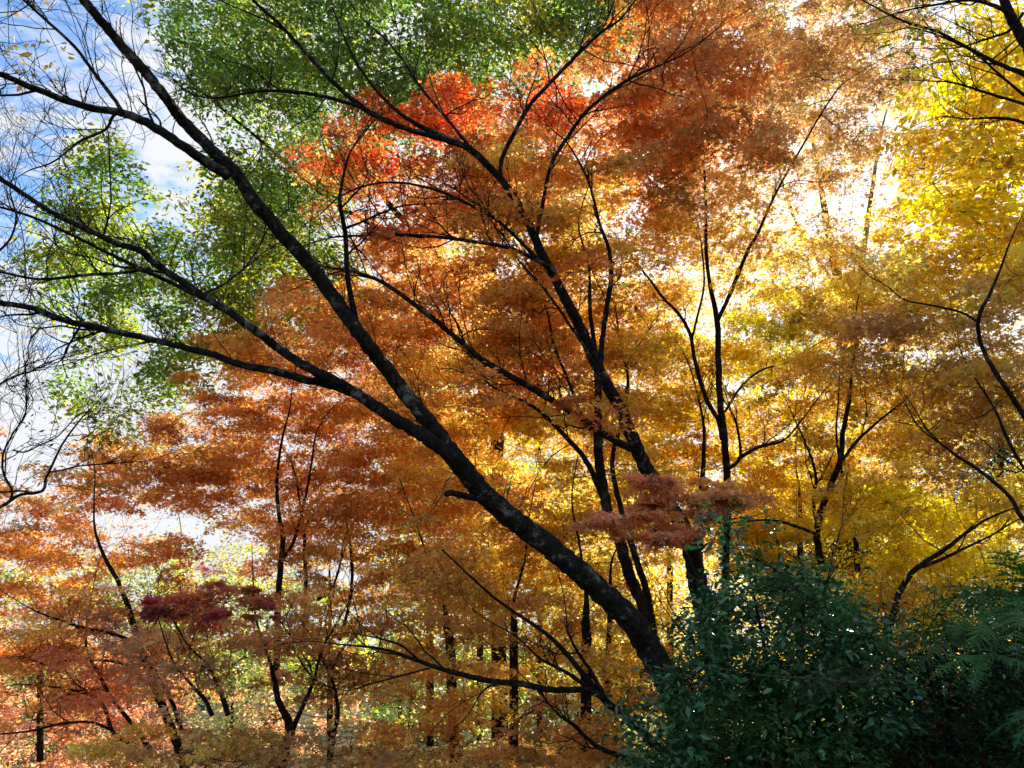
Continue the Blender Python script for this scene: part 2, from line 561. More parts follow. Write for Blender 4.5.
        cnt = np.maximum(6, (per_pad * (pr / (R0 * 0.57)) ** 2 * rng.uniform(0.5, 1.3, n * k))).astype(int)
        idx = np.repeat(np.arange(n * k), cnt)
        m = len(idx)
        rho = np.sqrt(rng.random(m)) * np.exp(rng.normal(0, 0.12, m)); th = rng.uniform(0, 2 * math.pi, m)
        hr = pr[idx]
        slope = rng.normal(0, 0.16, (n * k, 2))
        ex, ey = rho * np.cos(th), rho * np.sin(th) * 0.85
        z = rng.normal(0, flat, m) - droop * rho ** 2 + (slope[idx, 0] * ex + slope[idx, 1] * ey)
        pos = PC[idx] + hr[:, None] * np.stack([ex, ey, z], 1)
        nor = np.array([0, 0, 1.0]) + rng.normal(0, tilt, (m, 3))
        head = np.stack([np.cos(th), np.sin(th), np.full(m, -0.35)], 1) + rng.normal(0, 0.5, (m, 3))
        size = L * np.exp(rng.normal(-0.05, 0.25, m))
        other = rng.permutation(m)[: m // 7]
        base_c = pc[idx]
        base_c[other] = pc[np.clip(idx[other] + rng.integers(-3 * k, 3 * k, len(other)), 0, n * k - 1)]
        col = base_c * np.exp(rng.normal(0, 0.24, (m, 1))) * np.exp(rng.normal(0, 0.08, (m, 3)))
        v, l, zz, nv = leaves_mesh(pos, size, nor, head, shape)
        o = mesh_obj(name, v, l, zz, mat or M_MAPLE, s.root, s.base, tint=np.repeat(np.clip(col, 0.003, 0.95), nv, 0))
        if label:
            o['label'] = label
        if link and s.nodes:
            s.link(C, PC.reshape(n, k, 3))
        return o

    def link(s, C, PC):
        """Twigs from the wood to every clump, nearest first, and on to its sprays."""
        nodes = np.concatenate(s.nodes); rad = np.concatenate(s.nrad)
        order = np.argsort([np.min(((nodes - c) ** 2).sum(1)) for c in C])
        for i in order:
            c = C[i]
            d2 = ((nodes - c) ** 2).sum(1)
            j = int(np.argmin(d2 + (nodes[:, 2] > c[2] + 0.2) * 0.6))
            p = nodes[j]; ln = math.sqrt(d2[j])
            mid = (p + c) / 2 + rng.normal(0, 0.08, 3) * ln + np.array([0, 0, -0.06 * ln])
            t = np.linspace(0, 1, 7)[:, None]
            q = (1 - t) ** 2 * p + 2 * t * (1 - t) * mid + t * t * c
            q[1:-1] += rng.normal(0, 0.018, (5, 3)) * min(ln, 1.5)
            r0 = min(rad[j] * 0.75, 0.004 + 0.006 * ln)
            rr = np.linspace(r0, max(0.0035, r0 * 0.45), 7)
            s.add_tw(q, rr)
            nodes = np.vstack([nodes, q[2:]]); rad = np.concatenate([rad, rr[2:]])
            for e in PC[i]:
                e2 = e + rng.normal(0, 0.04, 3)
                t7 = np.linspace(0, 1, 7)[:, None]
                q2 = c * (1 - t7) + e2 * t7
                q2[1:-1] += rng.normal(0, 0.015, (5, 3))
                s.add_tw(q2, np.linspace(0.0035, 0.0014, 7))

    def done(s, name='twig'):
        if s.tw:
            v, l, z = tubes(np.array(s.tw), np.array(s.twr), 3)
            o = mesh_obj(name, v, l, z, s.twig_m, s.root, s.base)
            o['kind'] = 'stuff'


def foot(px, py, d, drop=None):
    p = at(px, py, d)
    return np.array([p[0], p[1], ground_z(p[0], p[1]) - 0.05])


# ------------------------------------------------------------------ ground
def ground_z(x, y):
    x = np.asarray(x, float); y = np.asarray(y, float)
    z = -0.035 * np.maximum(y - 5, 0) - 0.05 * np.maximum(-x, 0) * (y > 0)
    z = np.maximum(z, -3.0)
    z = z + 1.75 * np.exp(-(((x - 4.2) / 1.7) ** 2 + ((y - 6.0) / 1.6) ** 2))
    z = z + 0.7 * np.exp(-(((x - 1.6) / 1.2) ** 2 + ((y - 6.0) / 1.5) ** 2))
    return z + 0.06 * np.sin(x * 1.7 + y) * np.cos(y * 1.3) * (np.abs(x) < 60)


def build_ground():
    def axis(a):
        near = np.arange(-12, 24.01, 0.4)
        far = np.array([30, 40, 60, 100, 200, 400, 800])
        return np.concatenate([-far[::-1], near, far]) if a == 0 else np.concatenate([-far[::-1], near, far])
    X, Y = np.meshgrid(axis(0), axis(1), indexing='ij')
    V = np.stack([X, Y, ground_z(X, Y)], -1).reshape(-1, 3)
    nx, ny = X.shape
    i, j = np.meshgrid(np.arange(nx - 1), np.arange(ny - 1), indexing='ij')
    a = (i * ny + j).ravel()
    q = np.stack([a, a + ny, a + ny + 1, a + 1], 1)
    o = mesh_obj('ground', V, q.ravel(), np.full(len(q), 4), ground_mat(), smooth=True)
    o['kind'] = 'structure'


build_ground()


def fallen_leaves():
    n = 16000
    y = rng.uniform(5, 20, n); x = rng.uniform(-0.75, 0.75, n) * (y + 1)
    pos = np.stack([x, y, ground_z(x, y) + rng.uniform(0.004, 0.03, n)], 1)
    v, l, z, nv = leaves_mesh(pos, rng.uniform(0.04, 0.09, n), np.array([0, 0, 1.0]) + rng.normal(0, 0.3, (n, 3)), rng.normal(0, 1, (n, 3)), 'star')
    c = np.array([PAL[k] for k in rng.choice(list('oObrYb'), n)]) * rng.uniform(0.3, 0.8, (n, 1))
    o = mesh_obj('fallen_leaves', v, l, z, M_MAPLE, tint=np.repeat(c, nv, 0))
    o['kind'] = 'stuff'


fallen_leaves()

# ------------------------------------------------------------------ A: the dark leaning tree, nearly bare
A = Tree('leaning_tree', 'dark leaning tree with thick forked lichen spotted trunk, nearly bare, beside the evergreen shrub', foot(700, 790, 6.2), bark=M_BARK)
pA, rA = A.wood([(712, 800, 42), (690, 735, 38), (672, 688, 36), (649, 649, 33), (635, 625, 31), (614, 603, 30), (590, 582, 29), (565, 560, 28), (537, 537, 28), (509, 516, 27),
        (481, 491, 26), (460, 464, 25), (440, 438, 23), (421, 413, 20), (400, 387, 19), (379, 359, 18), (358, 331, 18), (340, 306, 18), (306, 260, 18), (278, 229, 17), (253, 200, 17), (236, 174, 16),
                 (211, 149, 15), (183, 121, 14), (162, 93, 13), (141, 67, 13), (116, 39, 12), (93, 11, 11), (77, -8, 11), (50, -50, 10)], 6.2, 4.9, limb=False, per=7, sides=14, shoots=0)
pB, rB = A.wood([(229, 176, 13), (211, 165, 13), (183, 146, 12), (151, 125, 11), (123, 113, 10), (88, 107, 9), (46, 93, 8), (0, 74, 7), (-40, 60, 6)], 5.2, 4.7)
pC, rC = A.wood([(456, 462, 17), (446, 452, 18), (431, 441, 18), (410, 428, 17), (382, 411, 16), (361, 396, 15), (352, 391, 14), (327, 377, 13), (302, 364, 12), (278, 348, 11), (253, 329, 11), (232, 313, 10),
                 (211, 301, 9), (183, 282, 9), (155, 264, 8), (141, 251, 8), (116, 243, 7), (88, 230, 7), (53, 213, 6), (25, 195, 6), (0, 179, 6), (-40, 160, 5)], 5.6, 5.3)
pD, rD = A.wood([(356, 394, 12), (330, 385, 11), (299, 378, 10), (274, 371, 10), (239, 364, 9), (211, 354, 9), (186, 348, 8), (158, 341, 8), (123, 333, 8), (91, 326, 8), (63, 320, 8),
                 (32, 308, 7), (0, 303, 7), (-40, 296, 6)], 5.6, 4.6)
pE, rE = A.wood([(215, 303, 7), (190, 292, 6), (165, 280, 5), (141, 269, 5), (102, 250, 4), (70, 234, 4), (35, 218, 3.5), (0, 207, 3), (-30, 198, 3)], 5.45, 5.9)
pF, rF = A.wood([(124, 114, 5), (112, 96, 5), (95, 74, 4.5), (74, 46, 4), (39, 14, 3.5), (21, -3, 3)], 5.0, 4.7)
pG, rG = A.wood([(356, 322, 8), (348, 280, 7), (346, 245, 6), (344, 225, 6), (340, 205, 5), (341, 188, 4)], 5.55, 5.3)
A.wood([(488, 500, 9), (470, 497, 9), (452, 493, 8), (447, 494, 8)], 5.85, 5.6, name='broken_limb', tip=False, shoots=0)
pH, rH = A.wood([(119, 111, 4), (112, 118, 4), (105, 130, 3.5), (81, 141, 3), (53, 162, 2.2), (30, 170, 1.6)], 5.0, 4.6)
pI, rI = A.wood([(346, 228, 4), (362, 222, 3), (379, 214, 3), (402, 206, 2.4), (424, 204, 1.6)], 5.4, 5.7)
pJ, rJ = A.wood([(150, 268, 4), (120, 273, 4), (85, 275, 4), (40, 279, 3.5), (0, 272, 3)], 5.5, 5.2)
for (p, r, n) in ((pA, rA, 26), (pB, rB, 26), (pC, rC, 34), (pD, rD, 26), (pE, rE, 18), (pF, rF, 20), (pG, rG, 6), (pH, rH, 14), (pI, rI, 5), (pJ, rJ, 10)):
    A.side_twigs(p, r, n, 0.2, (0.2, 0.75), 0.3, 2, 0.0045)
A.crown([(-10, -20), (50, -20), (70, 30), (50, 90), (0, 110)], 4.6, 5.2, cov=0.3, R0=0.3, npads=4, per_pad=9, L=0.045, shape='oval', mat=M_BROAD, letters='cOb', thin=False, tilt=1.0)
A.done()

# ------------------------------------------------------------------ B: red maple in the middle
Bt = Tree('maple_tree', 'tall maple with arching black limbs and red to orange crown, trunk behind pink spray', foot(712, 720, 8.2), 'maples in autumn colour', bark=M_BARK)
Bt.wood([(722, 700, 30), (706, 620, 27), (700, 590, 25), (694, 566, 23), (688, 540, 22), (674, 512, 20), (655, 482, 19), (642, 461, 18), (632, 436, 17), (618, 405, 16), (604, 380, 15), (591, 352, 15),
         (579, 324, 14), (565, 299, 13), (551, 271, 12), (540, 250, 12), (528, 222, 10), (516, 200, 10), (498, 176, 9), (477, 155, 9), (460, 144, 8)], 8.2, 7.4, limb=False, per=6, sides=12)
Bt.wood([(462, 145, 8), (428, 135, 7), (396, 125, 7), (365, 109, 7), (337, 86, 6), (309, 56, 5), (281, 26, 4.5), (253, 0, 4), (235, -25, 3.5)], 7.4, 6.6)
p1, r1 = Bt.wood([(360, 107, 5), (327, 97, 4.5), (295, 92, 4.5), (260, 91, 3.5), (218, 98, 2.5)], 7.1, 6.6)
p2, r2 = Bt.wood([(500, 178, 6), (502, 158, 5.5), (516, 130, 5.5), (530, 105, 5), (554, 79, 5), (579, 53, 4.5), (600, 33, 4), (618, 21, 3), (634, 2, 2.5)], 7.5, 7.2)
p3, r3 = Bt.wood([(536, 238, 6), (544, 197, 5), (551, 165, 5), (565, 141, 5), (586, 112, 4.5), (611, 91, 4.5), (635, 76, 4), (656, 67, 3)], 7.6, 7.1)
p4, r4 = Bt.wood([(474, 153, 4.5), (445, 116, 4), (421, 88, 3.5), (400, 56, 3), (379, 33, 2.2)], 7.4, 7.8)
p5, r5 = Bt.wood([(634, 450, 10), (607, 436, 9.5), (583, 419, 9), (565, 408, 9), (537, 391, 9), (505, 373, 8), (481, 359, 8), (456, 338, 7), (435, 320, 7), (410, 301, 6), (382, 282, 5), (351, 271, 4)], 7.95, 7.2)
p6, r6 = Bt.wood([(600, 372, 8), (602, 341, 7), (607, 306, 6.5), (611, 278, 6), (609, 250, 5), (600, 225, 4), (593, 197, 3.5), (586, 176, 3), (568, 144, 2.2)], 7.8, 7.4)
p7, r7 = Bt.wood([(549, 268, 6), (540, 262, 6), (509, 248, 5), (463, 240, 4.5), (410, 235, 4), (350, 236, 3), (330, 238, 2)], 7.6, 7.0)
p8, r8 = Bt.wood([(552, 273, 5), (523, 244, 4.5), (498, 221, 4), (474, 207, 4), (442, 192, 3.5), (403, 183, 3), (368, 185, 2.5), (338, 198, 2)], 7.65, 7.3)
p9, r9 = Bt.wood([(606, 383, 4), (583, 345, 4), (565, 318, 3.5), (545, 290, 3), (520, 262, 2.5), (505, 238, 1.8)], 7.8, 7.9)
for (p, r, n) in ((p1, r1, 12), (p2, r2, 12), (p3, r3, 12), (p4, r4, 10), (p5, r5, 24), (p6, r6, 10), (p7, r7, 20), (p8, r8, 18), (p9, r9, 8)):
    Bt.side_twigs(p, r, int(n * 1.2), 0.15, (0.3, 1.2), 0.3, 1, 0.008)
Bt.crown([(330, 195), (385, 110), (430, 95), (470, 105), (520, 80), (570, 85), (620, 50), (650, 0), (690, -30), (770, -30), (770, 120), (700, 200), (640, 260), (620, 420), (500, 430), (420, 420), (345, 330)], 8.7, 11.5, cov=2.0)
Bt.crown([(340, 230), (400, 130), (560, 120), (660, 60), (680, 200), (620, 330), (640, 430), (540, 430), (420, 330)], 6.9, 7.9, cov=0.22, R0=0.28, npads=4, per_pad=60, letters='rooR', name='front_sprays')
Bt.done()

# ------------------------------------------------------------------ C: amber maple behind, several stems
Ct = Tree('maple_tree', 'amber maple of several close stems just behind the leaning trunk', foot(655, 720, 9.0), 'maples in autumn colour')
Ct.wood([(672, 710, 16), (650, 640, 15), (642, 603, 15), (635, 589, 15), (625, 561, 15), (618, 533, 15), (607, 510, 14), (602, 482, 13), (598, 447, 12), (598, 401, 10), (596, 360, 7), (590, 310, 5)], 9.0, 8.6, limb=False, sides=12)
q1 = Ct.wood([(655, 640, 10), (648, 597, 9), (639, 568, 9), (628, 533, 8), (619, 500, 7), (612, 462, 6), (622, 420, 5), (628, 380, 4)], 9.1, 9.4)
q2 = Ct.wood([(604, 500, 8), (586, 461, 7), (565, 436, 6), (544, 415, 5), (523, 401, 4), (490, 385, 3)], 8.8, 8.4)
q3 = Ct.wood([(590, 430, 5), (583, 419, 5), (568, 380, 4), (554, 345, 3.5), (548, 315, 2.5)], 8.7, 8.9)
Ct.crown([(420, 300), (500, 290), (560, 330), (640, 300), (680, 330), (670, 420), (640, 560), (560, 600), (470, 600), (400, 560), (420, 420)], 9.2, 12.5, cov=1.9)
Ct.done()

# ------------------------------------------------------------------ D: bright yellow maple under the sun
Dt = Tree('maple_tree', 'slender maple forking high beneath the sun, thin golden crown full of sky', foot(727, 720, 10.5), 'maples in autumn colour')
Dt.wood([(726, 700, 11), (725, 600, 10), (727, 520, 9.5), (727, 475, 9), (724, 433, 8.5), (720, 398, 8), (718, 355, 7.5), (717, 320, 7), (710, 285, 5), (706, 250, 4.5), (706, 215, 4), (704, 170, 3)], 10.5, 10.2, limb=False, sides=10)
Dt.wood([(717, 322, 5), (731, 292, 5), (748, 250, 4.5), (757, 235, 4), (775, 195, 3), (800, 150, 2.5), (830, 100, 2)], 10.3, 10.0)
Dt.wood([(722, 440, 6), (719, 422, 6), (706, 398, 5.5), (696, 366, 5), (690, 334, 4.5), (678, 313, 4), (664, 299, 3.5), (650, 280, 3), (636, 262, 2)], 10.4, 9.8)
Dt.wood([(692, 338, 3.5), (697, 318, 3), (704, 285, 2.5), (702, 250, 2)], 10.1, 10.4)
Dt.wood([(738, 459, 5), (759, 447, 4.5), (784, 440, 3)], 10.3, 10.0)
Dt.wood([(727, 470, 5), (740, 457, 4), (737, 426, 3), (731, 411, 2)], 10.5, 10.3)
Dt.wood([(725, 412, 3), (741, 387, 3), (762, 370, 2.5), (791, 361, 2)], 10.4, 10.8)
Dt.wood([(699, 600, 11), (699, 545, 10), (700, 510, 8), (703, 470, 6), (704, 430, 4)], 10.6, 10.6, name='second_stem')
Dt.crown([(640, 250), (690, 120), (740, -30), (860, -30), (920, 20), (935, 120), (915, 250), (860, 330), (800, 330), (640, 330)], 10.3, 14.0, cov=1.0)
Dt.crown([(640, 320), (800, 320), (830, 420), (780, 560), (660, 560), (620, 450)], 10.8, 13.5, cov=1.8, name='lower_crown')
Dt.crown([(610, 200), (690, 90), (760, 30), (860, 10), (940, 60), (940, 260), (900, 360), (800, 430), (690, 430), (610, 300)], 11.0, 14.5, cov=1.05, R0=0.8, npads=12, per_pad=52, letters='bOobc', spread=1.5, zs=1.0, name='thin_upper_crown')
Dt.done()

# ------------------------------------------------------------------ K: orange maple at mid left
Kt = Tree('maple_tree', 'dense rust orange maple under the long bare limbs, three thin upright stems', foot(285, 720, 11.5), 'maples in autumn colour')
Kt.wood([(276, 690, 8), (277, 640, 8), (278, 600, 8), (281, 561, 7), (283, 535, 6), (279, 515, 5), (277, 480, 4), (282, 440, 3)], 11.5, 11.2, limb=False)
Kt.wood([(282, 561, 5), (292, 545, 4.5), (299, 524, 4), (306, 495, 3), (312, 460, 2.5)], 11.4, 11.1)
Kt.wood([(303, 640, 5), (306, 596, 5), (305, 560, 4.5), (304, 533, 4), (300, 505, 3), (294, 470, 2)], 11.8, 11.5)
Kt.wood([(340, 640, 4), (350, 600, 4), (352, 565, 4), (348, 530, 3), (340, 500, 2)], 12, 11.7)
Kt.wood([(318, 600, 4), (331, 590, 3), (340, 565, 3), (344, 540, 2)], 11.9, 12.1)
Kt.crown([(70, 460), (120, 435), (190, 410), (215, 355), (250, 330), (330, 300), (420, 300), (450, 400), (440, 560), (380, 610), (270, 600), (240, 520), (150, 490), (90, 480)], 11.2, 13.8, cov=2.2)
Kt.crown([(10, 440), (120, 425), (250, 420), (310, 540), (220, 590), (60, 580), (0, 530)], 11.6, 13.5, cov=1.0, R0=0.8, npads=12, per_pad=46, spread=1.5, zs=1.0, name='thin_crown', letters='robOc')
Kt.done()

# ------------------------------------------------------------------ I: rust maple at the far left
It = Tree('maple_tree', 'rusty maple with a slanting forked trunk and level sprays reaching the photo edge', foot(186, 770, 10.0), 'maples in autumn colour')
It.wood([(186, 770, 12), (176, 740, 11), (166, 715, 10), (158, 695, 10), (148, 668, 9), (141, 649, 8), (134, 626, 7), (128, 606, 6.5), (118, 582, 5.5), (105, 558, 4.5), (95, 530, 3)], 10.0, 9.7, limb=False)
It.wood([(130, 640, 5), (110, 633, 4.5), (84, 628, 4), (60, 620, 3), (40, 613, 2)], 9.8, 9.4)
It.wood([(136, 668, 4), (110, 661, 3.5), (75, 660, 3), (45, 664, 2)], 9.9, 9.5)
It.wood([(152, 752, 7), (140, 735, 6), (125, 715, 5), (108, 692, 4.5), (98, 672, 4), (88, 655, 3)], 10.0, 9.8)
It.wood([(128, 745, 5), (112, 730, 5), (104, 706, 4), (90, 695, 3.5), (72, 690, 3)], 10.1, 9.9)
It.wood([(112, 730, 3.5), (90, 722, 3.5), (60, 724, 3), (30, 731, 2.5), (-5, 735, 2)], 10.1, 9.7)
It.wood([(182, 732, 6), (172, 702, 5), (160, 680, 4), (150, 660, 3)], 10.1, 10.4)
It.crown([(-30, 470), (60, 470), (140, 490), (170, 540), (240, 600), (200, 660), (120, 690), (-30, 700)], 9.6, 12.0, cov=1.5)
It.crown([(-30, 680), (60, 670), (140, 690), (190, 720), (120, 745), (50, 720), (-30, 715)], 9.8, 11.5, cov=0.9, letters='SpSro', name='low_sprays')
It.done()

# ------------------------------------------------------------------ J: olive-orange maple, bottom left, with its purple spray
Jt = Tree('maple_tree', 'low spreading olive orange maple with one dark crimson spray on top', foot(290, 790, 8.6), 'maples in autumn colour')
Jt.wood([(280, 775, 15), (284, 750, 14), (290, 730, 12), (284, 712, 9), (278, 700, 8), (274, 678, 6), (268, 655, 4)], 8.6, 8.4, limb=False)
Jt.wood([(290, 735, 8), (300, 712, 6), (309, 693, 5), (316, 672, 4), (320, 655, 3)], 8.6, 8.8)
Jt.wood([(330, 760, 7), (334, 735, 6), (338, 712, 5), (335, 690, 4), (330, 675, 3)], 8.8, 8.9)
Jt.wood([(228, 715, 7), (222, 695, 6), (215, 680, 4), (208, 665, 3)], 8.7, 8.5)
Jt.wood([(212, 715, 6), (205, 700, 5), (196, 690, 4)], 8.8, 8.5)
Jt.wood([(285, 742, 5), (262, 752, 4), (240, 766, 3)], 8.5, 8.2)
Jt.crown([(140, 600), (240, 585), (300, 600), (380, 620), (440, 640), (430, 700), (330, 690), (270, 675), (180, 690)], 8.2, 10.5, cov=1.5, letters='obboSb')
Jt.crown([(140, 606), (200, 590), (265, 588), (290, 606), (245, 616), (170, 618)], 7.2, 8.0, cov=0.9, R0=0.16, npads=4, letters='mmrSm', droop=0.1, name='crimson_spray', label='dark crimson spray of leaves')
Jt.crown([(60, 768), (130, 725), (220, 715), (300, 745), (380, 745), (420, 790), (60, 790)], 7.0, 9.0, cov=2.0, letters='bbOb', name='skirt')
Jt.done()

# ------------------------------------------------------------------ E: low amber maple bottom centre
Et = Tree('maple_tree', 'low amber maple whose long black bough reaches across below the leaning trunk', foot(665, 790, 7.2), 'maples in autumn colour')
Et.wood([(672, 790, 16), (660, 755, 13), (646, 735, 12), (634, 723, 10), (621, 713, 9), (600, 695, 9)], 7.2, 7.0, limb=False)
e1 = Et.wood([(602, 697, 8), (586, 690, 8), (551, 690, 8), (523, 684, 8), (500, 682, 7.5), (481, 679, 7), (445, 670, 6), (410, 658, 5), (390, 651, 4), (370, 647, 3)], 7.0, 6.4)
e2 = Et.wood([(604, 698, 6), (593, 691, 6), (569, 674, 5), (550, 664, 4), (537, 656, 3)], 7.0, 6.8)
e3 = Et.wood([(606, 700, 6), (600, 688, 6), (590, 670, 5), (576, 649, 4), (568, 630, 2.5)], 7.05, 7.3)
e4 = Et.wood([(660, 768, 8), (625, 758, 7), (600, 748, 6), (586, 737, 5), (572, 724, 4), (558, 714, 3)], 7.1, 6.6)
e5 = Et.wood([(420, 661, 3), (402, 646, 3), (385, 640, 2.5), (368, 636, 2)], 6.5, 6.6)
e6 = Et.wood([(500, 682, 3), (488, 687, 3), (480, 695, 2)], 6.7, 6.6)
e7 = Et.wood([(430, 668, 2.5), (400, 676, 2.5), (370, 684, 2)], 6.5, 6.8)
Et.crown([(380, 570), (500, 570), (580, 600), (660, 620), (650, 700), (560, 690), (460, 690), (370, 660)], 7.6, 10.0, cov=1.7)
Et.crown([(360, 690), (470, 690), (560, 700), (640, 745), (640, 800), (380, 800)], 7.0, 9.5, cov=1.7, name='lower_crown', letters='obOor')
Et.crown([(600, 500), (650, 470), (740, 472), (780, 500), (740, 520), (690, 520), (640, 535), (590, 525)], 6.6, 7.6, cov=0.85, R0=0.19, L=0.042, letters='SSro', name='pink_spray', label='salmon pink spray of leaves')
Et.done()

# ------------------------------------------------------------------ F, G: golden maples at the right
Ft = Tree('maple_tree', 'brown gold maple with twin thin stems rising behind the evergreen shrub', foot(835, 720, 10.0), 'maples in autumn colour')
Ft.wood([(838, 690, 11), (830, 610, 10), (819, 551, 9), (817, 530, 8), (822, 508, 8), (829, 489, 8), (840, 461, 7), (843, 433, 6), (849, 401, 5), (852, 370, 3.5), (856, 340, 2.5)], 10, 9.6, limb=False)
Ft.wood([(862, 620, 8), (857, 561, 7), (854, 526, 6), (843, 496, 5), (841, 470, 4)], 10.2, 9.9)
Ft.wood([(816, 520, 5), (813, 500, 4), (816, 480, 4), (812, 460, 3)], 9.9, 9.6)
Ft.wood([(841, 462, 4), (858, 440, 4), (880, 420, 3), (905, 400, 2)], 9.8, 9.2)
Ft.wood([(818, 535, 4), (795, 526, 4), (770, 520, 3), (740, 522, 2)], 9.9, 9.7)
Ft.crown([(770, 320), (860, 260), (930, 240), (960, 320), (950, 470), (860, 500), (770, 470)], 9.3, 12, cov=1.7, letters='bOOYo')
Ft.crown([(740, 480), (880, 490), (960, 500), (990, 560), (920, 610), (850, 600), (740, 560)], 11.5, 14.5, cov=2.4, letters='YYYO', name='lower_crown')
Ft.done()

Gt = Tree('maple_tree', 'golden maple with bent dark bough above the fern bank', foot(890, 680, 8.0), 'maples in autumn colour')
Gt.wood([(885, 650, 9), (894, 612, 8), (899, 594, 7.5), (910, 575, 7), (925, 562, 6), (938, 554, 6), (952, 544, 5), (966, 533, 4), (987, 519, 3)], 8.0, 7.6, limb=False)
Gt.wood([(918, 568, 5), (940, 560, 4.5), (965, 548, 3.5), (990, 536, 2.5), (1010, 524, 2)], 7.9, 8.2)
Gt.crown([(860, 480), (1040, 480), (1040, 570), (960, 590), (900, 620), (870, 590)], 8.4, 10.5, cov=2.0, letters='YYOY')
Gt.done()

G2 = Tree('maple_tree', 'olive gold maple leaning in from the frame edge with wiry black boughs', foot(1120, 700, 7.0), 'maples in autumn colour')
G2.wood([(1180, 760, 22), (1120, 600, 18), (1075, 500, 13), (1040, 440, 9), (1024, 415, 7), (1006, 388, 6), (994, 370, 6), (980, 341, 5), (979, 317, 5), (991, 292, 4), (1000, 270, 3), (1009, 245, 2)], 7, 6.8, limb=False)
G2.wood([(1100, 570, 9), (1060, 550, 7), (1024, 520, 6), (1009, 496, 5), (980, 471, 4.5), (960, 458, 4), (945, 447, 3), (921, 429, 2)], 7.0, 6.6)
G2.wood([(1090, 530, 7), (1050, 500, 5), (1024, 468, 4), (1008, 440, 4), (994, 408, 3), (970, 370, 2)], 7.1, 7.4)
G2.wood([(978, 322, 3), (960, 312, 3), (930, 305, 2.5), (905, 300, 2)], 6.9, 6.6)
G2.crown([(900, 250), (1050, 230), (1050, 470), (960, 470), (900, 400), (880, 320)], 7.2, 9.5, cov=1.7, letters='bOOYb')
G2.done()

# ------------------------------------------------------------------ H: yellow tree upper right, and its dark neighbour
Ht = Tree('yellow_tree', 'bright yellow broadleaf tree with black boughs crossing the upper right sky', foot(1180, 700, 8.0))
Ht.wood([(1240, 700, 40), (1180, 450, 34), (1120, 250, 26), (1075, 140, 20), (1040, 70, 16), (1018, 30, 13), (1006, 6, 11), (995, -30, 9)], 8.0, 7.0, limb=False, sides=12)
h1 = Ht.wood([(1014, 16, 6), (995, 6, 5), (970, 0, 4), (940, 4, 3), (900, 12, 2)], 7.0, 6.8)
h2 = Ht.wood([(1060, 92, 8), (1024, 74, 7), (1001, 65, 5), (970, 49, 4), (938, 32, 3.5), (903, 21, 3), (875, 7, 2)], 7.2, 6.6)
h3 = Ht.wood([(1070, 130, 7), (1024, 95, 4), (1000, 75, 3), (975, 53, 3), (945, 38, 2.5), (912, 28, 2)], 7.3, 7.2)
h4 = Ht.wood([(1070, 120, 5), (1024, 104, 4), (990, 94, 3.5), (955, 83, 2.5)], 7.2, 6.9)
h5 = Ht.wood([(1080, 150, 5), (1024, 123, 4), (995, 118, 3.5), (966, 119, 2)], 7.2, 7.0)
h6 = Ht.wood([(1024, 12, 4), (1010, 30, 3.5), (990, 38, 3), (965, 46, 2)], 7.0, 7.4)
for (p, r) in (h1, h2, h3, h4, h5, h6):
    Ht.side_twigs(p, r, 9, 0.3, (0.2, 0.6), 0.1, 1, 0.0035)
Ht.crown([(960, 20), (1060, -20), (1060, 280), (990, 270), (930, 210), (915, 150), (950, 100)], 8.0, 10.5, cov=2.8, R0=0.4, npads=6, per_pad=50, L=0.085, flat=0.35, tilt=0.7, shape='oval', mat=M_BROAD, letters='YYYYYO', thin=False, droop=0.4)
Ht.crown([(870, -20), (960, -20), (960, 40), (900, 40)], 6.6, 7.4, cov=0.7, R0=0.3, npads=5, per_pad=26, L=0.07, flat=0.5, tilt=0.8, shape='narrow', mat=M_BROAD, letters='vyG', thin=False, name='feathery_foliage', label='olive feathery spray')
Ht.done()

# ------------------------------------------------------------------ Z: the green tree behind, upper left
Zt = Tree('green_tree', 'tall green broadleaf tree turning yellow, standing behind the bare limbs', foot(470, 760, 15.0))
Zt.wood([(500, 760, 22), (498, 600, 20), (497, 440, 17), (496, 330, 14), (486, 220, 12), (470, 120, 9), (455, 40, 6), (445, -40, 4)], 15, 14, limb=False, sides=10)
Zt.wood([(496, 350, 10), (440, 260, 8), (380, 190, 7), (373, 120, 5), (350, 40, 4), (330, -30, 3)], 14.6, 13.6)
Zt.wood([(440, 260, 7), (330, 330, 6), (300, 310, 6), (285, 275, 5), (250, 220, 4), (220, 160, 3)], 14.4, 13)
Zt.wood([(400, 240, 5), (330, 200, 5), (260, 140, 4), (200, 90, 3)], 14.2, 13)
Zt.wood([(490, 230, 7), (530, 130, 5), (560, 40, 4), (580, -20, 3)], 14.5, 14)
Zt.wood([(300, 310, 6), (240, 350, 5), (170, 340, 4), (110, 350, 3)], 14.0, 12.8)
zp = dict(R0=0.6, npads=6, per_pad=120, L=0.092, flat=0.35, tilt=0.75, shape='plain', mat=M_BROAD, thin=False, droop=0.8, zs=0.9, spread=0.95)
Zt.crown([(170, -30), (600, -30), (640, 20), (560, 80), (470, 110), (390, 120), (330, 190), (300, 170), (230, 110), (190, 60)], 12.5, 15.5, cov=2.5, letters='GgGgGy', **zp)
Zt.crown([(215, 150), (330, 180), (345, 300), (270, 340), (215, 310), (200, 230)], 12.0, 14.5, cov=2.6, letters='GgvyG', name='middle_crown', **zp)
Zt.crown([(60, 170), (110, 160), (150, 250), (220, 270), (270, 340), (190, 400), (90, 420), (60, 380), (110, 330), (40, 280)], 12.0, 14.0, cov=1.2, letters='GGyGv', name='lower_crown', **{**zp, 'R0': 0.5})
Zt.done()

